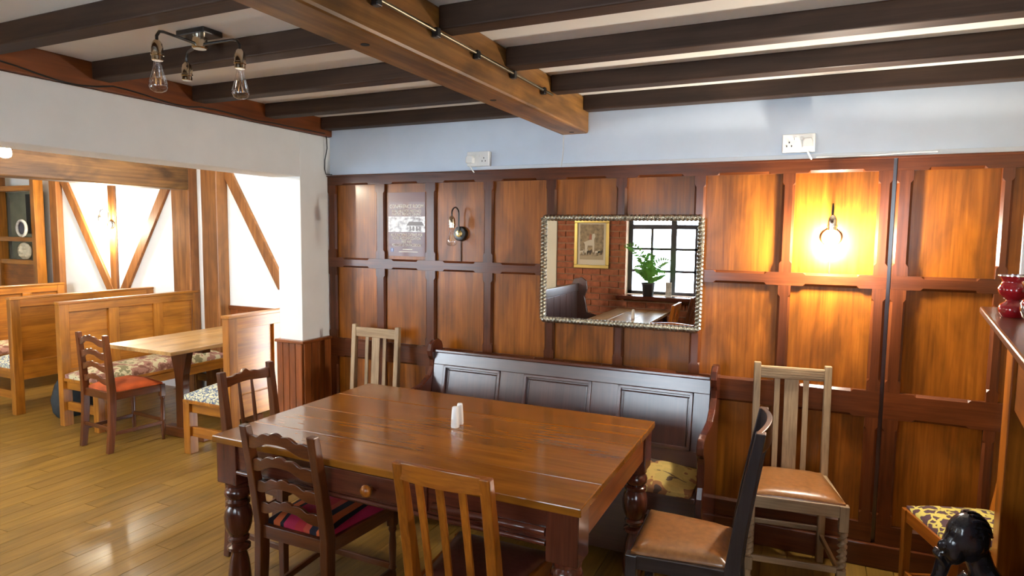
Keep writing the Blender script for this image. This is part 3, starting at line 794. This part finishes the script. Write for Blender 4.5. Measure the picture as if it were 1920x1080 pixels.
RX = (R(90), 0, 0)
for body, sz, zz, xs in (('CONFERENCE ROOM', .034, .106, .80), ('AVAILABLE FOR MEETINGS', .026, .078, .74), ('PARTIES, PRIVATE DINING', .026, .057, .74),
                         ('ALL FUNCTIONS CATERED FOR', .028, -.078, .62), ('HOTEL ACCOMMODATION', .026, -.100, .68), ('FREE WIFI', .026, -.122, .68), ('FOLLOW US ON FACEBOOK', .026, -.144, .68)):
    text(body, sz, PTX, po, (0, -.0025, zz), RX, xs)
MB().box(-.03, .045, -.0025, -.0015, -.166, -.161).obj('small_print', PTX, po)
MB().box(-.06, .09, -.0025, -.0015, -.181, -.177).obj('small_print', PTX, po)
MB().box(-.125, -.103, -.0025, -.0015, -.180, -.156).obj('badge', plain('badge_blue', (.10, .16, .42), .4), po)
text('f', .026, WPLASTIC, po, (-.113, -.0028, -.178), RX)

# double sockets above the panelling
def socket(label, x_, z_, plug):
    t = thing('double_socket', label, 'socket', (x_, .0295, z_), 0)
    MB().box(-.074, .074, -.034, 0, -.044, .044).obj('back_box', WPLASTIC, t, .003)
    MB().box(-.074, .074, -.042, -.0345, -.044, .044).obj('faceplate', WPLASTIC, t, .003)
    for s in (-1, 1):
        MB().box(s*.014-.006, s*.014+.006, -.046, -.042, .012, .030).obj('rocker_switch', WPLASTIC, t, .002)
        cx = s*.042
        if s == plug:
            p = MB().prism([(cx-.024, -.028), (cx+.024, -.028), (cx+.024, .004), (cx+.014, .020), (cx-.014, .020), (cx-.024, .004)], -.078, -.0425, 'y').obj('plug', WPLASTIC, t, .005)
            MB().tube([(cx, -.062, -.026), (cx, -.062, -.045), (cx+.012, -.055, -.068), (cx+.02, -.045, -.082)], .004, 6).obj('plug_flex', WPLASTIC, p, 0, 60)
        else:
            for dx, dz in ((0, .004), (-.011, -.014), (.011, -.014)):
                MB().box(cx+dx-.0025, cx+dx+.0025, -.0432, -.042, dz-.004, dz+.004).obj('pin_hole', HOLE, t)
    return t
socket('white double socket above the panels near the unlit wall light', 1.180, 2.068, -1)
socket('white double socket above the panels beside the lit wall light', 2.967, 2.078, 1)
# wires
tag(MB().tube([(.012, -.02, 2.262), (.03, -.035, 2.24), (.028, -.03, 2.18), (.008, -.03, 2.10), (.006, -.03, 2.04), (.016, -.03, 2.005), (.05, -.006, 2.004)], .0035, 6).obj('black_wire', CABLE, None, 0, 60), 'black wire looping down the corner by the white pillar', 'wire')
pts = []
for i in range(40):
    y_ = -3.2+3.15*i/39; pts.append((.027, y_, 2.300-.012+.010*math.sin(i*.9)-.022*abs(math.sin(math.pi*(y_+.0)/.5))))
tag(MB().tube(pts, .004, 6).obj('black_wire', CABLE, None, 0, 60), 'black wire clipped along the red-brown wall plate beam', 'wire')
tag(MB().tube([(3.05, -.010, 2.006), (3.15, -.006, 2.004), (3.3, -.008, 2.006), (3.42, -.006, 2.010), (3.55, -.006, 2.012)], .004, 6).obj('white_wire', WPLASTIC, None, 0, 60), 'white wire lying on top of the panelling by the right socket', 'wire')
tag(MB().tube([(1.722, .026, 2.19), (1.720, .026, 2.12), (1.717, .026, 2.06), (1.715, .008, 2.005)], .003, 6).obj('white_wire', WPLASTIC, None, 0, 60), 'thin wire dropping from the big beam to the panelling', 'wire')
# conduit with clips on the beam
cd = thing('conduit', 'thin metal conduit clipped along the side of the big oak beam', 'conduit', (1.882, -2.2, 2.283), 0)
MB().tube([(.004, -1.75, 0), (.004, -1.0, 0), (.004, 0, .002), (.004, 1.0, .001), (.004, 1.62, 0)], .0065, 10).obj('pipe', plain('aged_steel', (.22, .19, .13), .38, 1), cd, 0, 60)
for (qx, qy) in ((705, 10), (817, 65), (893, 107), (962, 144), (1018, 173)):
    d_ = rt2*((qx-960)/1200)-up2*((qy-540)/1200)+fw
    t_ = (1.882-3.043)/d_.x; y_ = -3.507+d_.y*t_
    c_ = MB().box(-.009, .014, -.012, .012, -.020, .012).obj('clip', BLACK, cd, .003, loc=(0, y_+2.2, 0))

# ================================================================== THINGS ON THE TABLE / SHELF / FLOOR
def shaker(label, loc, rz=0, grp=None):
    t = thing('shaker', label, 'shaker', loc, rz, grp)
    secs = []
    for wd, z_ in ((.017, 0), (.0185, .004), (.0165, .05), (.0135, .088), (.012, .093), (.006, .0955)):
        ring = []
        for k_ in range(12):
            a = 2*math.pi*k_/12; q = wd*(1.0+.10*math.cos(4*a)*-1)
            ring.append((q*math.cos(a), q*math.sin(a), z_))
        secs.append(ring)
    MB().loft(secs).obj('body', CERAM, t, 0, 60)
    for a in (0, 2.1, 4.2): MB().lathe([(.0012, .0948), (.0012, .0962)], (.004*math.cos(a), .004*math.sin(a), 0), 6).obj('pour_hole', HOLE, t)
    return t
shaker('white ceramic shaker standing nearer on the big table', (1.655, -1.098, .7605))
shaker('white ceramic shaker just behind the nearer one on the big table', (1.648, -1.044, .7605), .4)

REDG, nt_, b__ = nmat('red_lustre_glass'); b__.inputs['Base Color'].default_value = (.45, .012, .02, 1); b__.inputs['Roughness'].default_value = .1; b__.inputs['Coat Weight'].default_value = 1; b__.inputs['Transmission Weight'].default_value = .15
SILV = plain('silver_lustre', (.80, .78, .80), .14, 1)
def on_shelf(dx, dy):
    a = R(-7.7); return (3.61+dx*math.cos(a)-dy*math.sin(a), -.70+dx*math.sin(a)+dy*math.cos(a), 1.3755)
rv = thing('candle_holder', 'red glass double-bulb candle holder on the mantel shelf', 'candle holder', on_shelf(.062, -.33))
rv.scale = (.95, .95, .80)
MB().lathe([(.030, 0), (.036, .012), (.040, .030), (.036, .048), (.022, .060), (.020, .066), (.034, .078), (.043, .098), (.044, .112), (.036, .130), (.033, .140), (.042, .158), (.044, .163), (.039, .160), (.030, .138), (.004, .13)], (0, 0, 0), 24).obj('red_glass', REDG, rv, 0, 50)
MB().lathe([(.0455, .160), (.0455, .165), (.042, .166), (.042, .160)], (0, 0, 0), 24).obj('rim', SILV, rv, 0, 40)
sv = thing('candle_holder', 'silvered ribbed glass candle holder in front of the red one', 'candle holder', on_shelf(.115, -.435))
sv.scale = (.95, .95, .85)
secs = []
for r__, z_ in ((.030, 0), (.040, .015), (.047, .04), (.046, .065), (.034, .085), (.030, .095), (.040, .115), (.046, .135), (.046, .139), (.042, .137), (.03, .11), (.004, .1)):
    secs.append([(r__*(1+.06*math.cos(10*2*math.pi*k_/40))*math.cos(2*math.pi*k_/40), r__*(1+.06*math.cos(10*2*math.pi*k_/40))*math.sin(2*math.pi*k_/40), z_) for k_ in range(40)])
MB().loft(secs).obj('ribbed_glass', SILV, sv, 0, 60)
MB().lathe([(.0455, .055), (.0475, .060), (.0475, .070), (.044, .076)], (0, 0, 0), 24).obj('band', REDG, sv, 0, 50)
# pale frame standing on the mantel
fr = thing('picture_frame', 'pale-edged picture frame standing on the mantel at the right edge', 'picture frame', on_shelf(.092, -.14), R(-7.7))
for bx in ((0, .012, -.012, .012, 0, .335), (.29, .302, -.012, .012, 0, .335)): MB().box(*bx).obj('frame_side', WPLASTIC, fr, .002)
for bx in ((.012, .29, -.012, .012, 0, .03), (.012, .29, -.012, .012, .305, .335)): MB().box(*bx).obj('frame_side', WPLASTIC, fr, .002)
MB().box(.012, .29, -.004, .004, .03, .305).obj('picture', plain('dim_print', (.16, .14, .11), .5, noise=.4, nscale=14), fr)

# carved dark figure (head resting on hand)
CARV = plain('polished_ebony', (.020, .022, .030), .22, coat=.5, noise=.5, nscale=30, bump=.2)
st = thing('carved_figure', 'glossy dark carved wooden figure with bowed head resting on its hand', 'statue', (3.53, -1.16, 0), R(108))
st.scale = (.93, .93, .99)
b = MB()
b.ellipsoid((0, .0, .70), (.058, .066, .078), 18, 12)         # skull
b.ellipsoid((0, .038, .665), (.042, .040, .058), 16, 10)      # face
b.ellipsoid((0, .078, .668), (.010, .016, .018), 10, 6)       # nose
b.ellipsoid((0, .068, .642), (.020, .014, .008), 10, 6)       # lips
b.ellipsoid((-.054, .0, .69), (.010, .020, .028), 10, 6); b.ellipsoid((.054, .0, .69), (.010, .020, .028), 10, 6)
b.tube([(0, -.02, .67), (0, -.05, .60), (0, -.075, .54), (0, -.085, .44)], [.040, .040, .062, .085], 14)
b.tube([(0, -.085, .46), (0, -.07, .34), (0, -.03, .22), (0, 0, .16)], [.085, .080, .085, .095], 14)
for s in (-1, 1):
    if s > 0:
        b.tube([(.085, -.075, .52), (.10, .01, .42), (.085, .085, .36), (.055, .085, .44), (.02, .070, .56), (.012, .062, .615)], [.036, .032, .028, .026, .021, .024], 12)
    else:
        b.tube([(-.085, -.075, .52), (-.11, -.02, .40), (-.08, .06, .335), (0, .09, .345), (.06, .09, .355)], [.036, .032, .028, .024, .022], 12)
    b.tube([(s*.06, -.02, .17), (s*.075, .08, .30), (s*.08, .12, .32), (s*.07, .12, .22), (s*.06, .10, .06)], [.058, .052, .045, .040, .034], 12)
    b.ellipsoid((s*.06, .135, .055), (.034, .06, .028), 12, 8)
for k_ in range(4): b.tube([(.012+.011*(k_-1.5), .064, .60), (.014+.011*(k_-1.5), .086, .632), (.014+.011*(k_-1.5), .08, .648)], [.008, .007, .005], 8)
b.tube([(.04, .05, .60), (.045, .06, .63), (.046, .052, .655)], [.009, .008, .006], 8)
b.lathe([(.125, .0), (.13, .02), (.12, .045)], (0, .03, 0), 20)
bo = b.obj('body', CARV, st, 0, 80)
rm = bo.modifiers.new('remesh', 'REMESH'); rm.mode = 'VOXEL'; rm.voxel_size = .0045; rm.use_smooth_shade = True
for k_ in range(9):
    a = -1.2+.3*k_; pts = [(.0585*math.sin(a)*math.cos(q), -.002-.066*math.sin(q)*1.0+.0, .70+.0795*math.cos(a)*math.cos(q)) for q in linsp(-.15, 1.3, 8)]
    MB().tube(pts, .0045, 6).obj('hair_ridge', CARV, st, 0, 60)

# dark bag on the floor between the benches
bgn = thing('bag', 'dark bag with pale straps slumped on the floor between the booth benches', 'bag', (-2.74, -.12, 0), R(15))
secs = []
for z_, rx, ry in ((0, .10, .16), (.05, .125, .19), (.16, .13, .20), (.27, .11, .17), (.34, .07, .13), (.37, .03, .09)):
    secs.append([(rx*math.cos(2*math.pi*k_/16)*(1+.08*math.sin(3*2*math.pi*k_/16+z_*9)), ry*math.sin(2*math.pi*k_/16)*(1+.06*math.cos(4*2*math.pi*k_/16+z_*7)), z_) for k_ in range(16)])
MB().loft(secs).obj('sack', plain('dark_cloth', (.018, .022, .024), .8, noise=.4, nscale=20), bgn, 0, 70)
for dx in (-.035, .035):
    MB().tube([(dx, -.10, .33), (dx*1.4, -.07, .44), (dx*1.5, .0, .49), (dx*1.4, .07, .44), (dx, .10, .33)], .006, 6).obj('strap', plain('pale_strap', (.55, .58, .50), .7), bgn, 0, 60)

# glazed screen at the far left of the booth side
gs = thing('glazed_screen', 'oak screen with dark glazed openings and panels at far left', 'cabinet', (-5.15, .80, 0), 0)
DG = plain('grey_green_board', (.15, .155, .105), .6, noise=.2, nscale=8)
for xx in (-1.0, -.46, .27): MB().box(xx, xx+.075, -.05, .05, 0, 2.2).obj('stile', BOOTH('Z'), gs, .005)
for z0, z1 in ((.86, .92), (1.20, 1.25), (2.03, 2.09)):
    for xa_, xb_ in ((-.925, -.46), (-.385, .27)): MB().box(xa_, xb_, -.04, .04, z0, z1).obj('rail', BOOTH('X'), gs, .004)
MB().box(-.385, .27, -.04, .04, 1.46, 1.51).obj('rail', BOOTH('X'), gs, .004)
for xa_, xb_ in ((-.925, -.46), (-.385, .27)):
    MB().box(xa_, xb_, -.012, .012, .92, 1.20).obj('panel', PANEL('X'), gs)
    MB().box(xa_, xb_, .085, .095, 1.25, 2.03).obj('back_board', DG, gs)
    MB().box(xa_, xb_, -.012, .012, 0, .86).obj('panel', PANEL('Z'), gs)
MB().box(-.02, .12, .06, .084, 1.55, 2.0).obj('dark_strip', HOLE, gs)
ri = thing('round_dish', 'pale ring-shaped ornament hung in the glazed screen', 'ornament', (-4.97, .70, 1.515), 0)
pts = [(.085*math.cos(a), 0, .095+.085*math.sin(a)) for a in linsp(0, 2*math.pi, 25)]
MB().tube(pts, .016, 8).obj('ring', plain('pale_stone', (.55, .52, .46), .6, noise=.25, nscale=25), ri, 0, 60)
MB().lathe([(.072, 0), (.072, .006), (.01, .008)], (0, .012, .095), 24, 'y').obj('dark_centre', plain('blue_black', (.03, .03, .06), .3), ri, 0, 40)
mk = thing('carved_mask', 'cream carved stone mask resting on a ledge of the glazed screen', 'ornament', (-5.12, .80, 1.2505), 0)
b = MB(); b.ellipsoid((0, 0, .10), (.13, .035, .10), 20, 12); b.tube([(-.01, -.034, .16), (.0, -.046, .10), (.01, -.036, .08)], [.010, .018, .012], 8)
b.tube([(-.06, -.03, .05), (0, -.04, .04), (.06, -.03, .05)], [.008, .012, .008], 8); b.tube([(-.09, -.022, .13), (-.045, -.036, .135), (-.02, -.036, .12)], [.006, .011, .006], 8); b.tube([(.02, -.036, .12), (.045, -.036, .135), (.09, -.022, .13)], [.006, .011, .006], 8)
o = b.obj('face', plain('cream_stone', (.62, .54, .38), .7, noise=.2, nscale=20), mk, 0, 70)
rm = o.modifiers.new('remesh', 'REMESH'); rm.mode = 'VOXEL'; rm.voxel_size = .006; rm.use_smooth_shade = True

# ================================================================== WINDOW SIDE (seen in the mirror)
# table with shaker
t2 = thing('pub_table', 'oak table under the window, seen reflected in the mirror', 'table', (1.335, -3.22, 0), 0)
for i in range(3):
    a = -.315+.21*i; MB().box(a+.0008, a+.2092, -.58, .55, .732, .760).obj('tabletop_board', BOOTHTOP('Y'), t2, .003)
for sx in (-1, 1):
    for sy in (-1, 1): MB().box(sx*.26-.03, sx*.26+.03, sy*.48-.03, sy*.48+.03, 0, .732).obj('leg', MAHOG('Z'), t2, .004)
    MB().box(sx*.26-.01, sx*.26+.01, -.45, .45, .64, .732).obj('apron', MAHOG('Y'), t2)
shaker('white shaker on the window table, seen reflected in the mirror', (1.43, -2.95, .7605))
make_chair('dining_chair', 'slatted chair nearer the room at the window table, reflected in the mirror', (1.585, -3.02, 0), R(90), ORCH, .33, .42, .38, .44, .93, .08, LEATHERD, slat_back(4, None, .055, .02, .0, .001), 'square', .038, .03, 'box')
make_chair('dining_chair', 'slatted chair nearer the window at the window table, reflected in the mirror', (1.68, -3.46, 0), R(90), DARKCH, .33, .42, .38, .44, .97, .09, LEATHERD, slat_back(4, None, .055, .02, .0, .001), 'square', .038, .03, 'box')
# small settle
s2 = thing('settle', 'small dark settle with rounded end by the brick wall, reflected in the mirror', 'bench', (.60, -2.98, 0), 0)
MB().box(-.03, .03, -.58, .56, .96, 1.05).obj('back_rail', SETTLE('Y'), s2, .006)
MB().box(-.03, .03, -.58, .56, .40, .50).obj('back_rail', SETTLE('Y'), s2, .004)
for i in range(6):
    a = -.58+.19*i
    MB().box(-.018, .018, a+.002, a+.188, .50, .96).obj('back_board', SETTLE('Z'), s2, .006)
prof2 = [(-.06, 0), (-.06, 1.04), (-.03, 1.10), (.06, 1.12), (.12, 1.08), (.13, .98), (.10, .90), (.14, .72), (.36, .66), (.42, .60), (.40, .50), (.40, 0)]
MB().prism(prof2, -.61, -.58, 'y').obj('end_panel', SETTLE('Z'), s2, .006)
MB().box(-.03, .03, .56, .60, 0, 1.05).obj('end_post', SETTLE('Z'), s2, .005)
MB().box(.34, .38, .36, .40, 0, .40).obj('leg', SETTLE('Z'), s2, .005)
MB().box(.03, .38, -.58, .40, .40, .43).obj('seat_board', SETTLE('Y'), s2, .004)
# framed print
pf = thing('framed_print', 'gilt-framed sepia print of a white horse and hounds, reflected in the mirror', 'picture', (.655, -3.941, 1.50), 0)
GOLD = plain('gilt_frame', (.62, .46, .14), .35, .8)
for bx in ((-.218, .218, 0, .028, -.292, -.252), (-.218, .218, 0, .028, .252, .292), (-.218, -.178, 0, .028, -.252, .252), (.178, .218, 0, .028, -.252, .252)): MB().box(*bx).obj('frame_side', GOLD, pf, .005)
MB().box(-.18, .18, .004, .010, -.254, .254).obj('mount', plain('cream_paper', (.72, .66, .52), .7), pf)
MB().box(-.148, .148, .010, .011, -.19, .235).obj('print', plain('sepia_print', (.34, .26, .16), .7, noise=.45, nscale=26), pf)
HW = plain('print_white', (.70, .64, .52), .7); HD = plain('print_dark', (.10, .08, .06), .7)
def shape(pts, m, y_=.0115): MB().prism(pts, .0108, y_+.001, 'y').obj('printed_shape', m, pf)
shape([(-.10, .02), (-.02, .05), (.01, .12), (.035, .125), (.045, .09), (.03, .05), (.035, -.01), (.03, -.10), (.015, -.10), (.01, -.02), (-.05, -.02), (-.06, -.10), (-.08, -.10), (-.085, -.01)], HW)
shape([(-.035, .05), (-.03, .10), (-.015, .125), (.0, .10), (.0, .05)], plain('print_red', (.40, .16, .10), .7), .013)
for hx, m in ((-.12, HW), (-.075, HW), (-.03, HD), (.07, HW), (.105, HD)):
    shape([(hx-.025, -.085), (hx+.015, -.08), (hx+.03, -.06), (hx+.032, -.09), (hx+.018, -.13), (hx+.01, -.13), (hx+.008, -.105), (hx-.015, -.105), (hx-.02, -.13), (hx-.028, -.13)], m, .014)
shape([(-.148, -.19), (.148, -.19), (.148, -.12), (.05, -.15), (-.148, -.14)], plain('print_ground', (.46, .37, .24), .7), .0112)
# fern in pot
fp = thing('potted_fern', 'green fern in a black plastic pot on the window sill, reflected in the mirror', 'plant', (1.37, -3.858, .914), 0)
MB().lathe([(.056, 0), (.060, .01), (.074, .135), (.080, .137), (.080, .155), (.075, .155), (.070, .14), (.004, .135)], (0, 0, 0), 24).obj('pot', plain('black_pot', (.015, .016, .020), .4), fp, 0, 40)
LEAF = plain('fern_green', (.11, .34, .05), .5, noise=.3, nscale=12); LEAFS = plain('fern_stem', (.12, .22, .05), .6)
rnd = random.Random(3)
for k_, (ax, ay, hgt) in enumerate(((-.27, .03, .43), (.24, .04, .27), (-.10, .08, .30), (.08, .09, .22), (-.15, .05, .18), (.20, .02, .12), (.03, .02, .33), (-.05, .10, .15), (.12, .08, .10), (-.02, .05, .25))):
    pts = [Vector((ax*t_**1.4, ay*t_, .14+hgt*math.sin(t_*1.75)/1.0)) for t_ in linsp(0, 1, 15)]
    fo = MB().tube(pts, [.003*(1-.7*i/14) for i in range(15)], 5).obj('frond', LEAFS, fp)
    lf = MB()
    for i in range(2, 15):
        tdir = (pts[i]-pts[i-1]).normalized(); sd = tdir.cross(Vector((0, 1, .2))).normalized(); nn = sd.cross(tdir)
        ln = .068*math.sin(math.pi*min(1, (i+1)/15.5))+.012
        for s in (-1, 1):
            p = pts[i]; q = p+sd*s*ln+tdir*ln*.35
            m1 = (p*.55+q*.45)+tdir*.013; m2 = (p*.55+q*.45)-tdir*.013
            lf.add([p, m1, q, m2, m1-nn*.001], [(0, 1, 2), (0, 2, 3), (0, 4, 2)])
    lo = lf.obj('leaflets', LEAF, fo); lo['kind'] = 'stuff'
cdv = thing('menu_card', 'upright printed menu card in a holder on the window sill, reflected in the mirror', 'card', (1.60, -3.87, .914), 0)
MB().box(-.038, .038, -.015, .015, 0, .012).obj('holder', WPLASTIC, cdv, .002)
MB().box(-.034, .034, -.002, .002, .010, .165).obj('card', plain('card_print', (.55, .52, .48), .6, noise=.3, nscale=40), cdv)
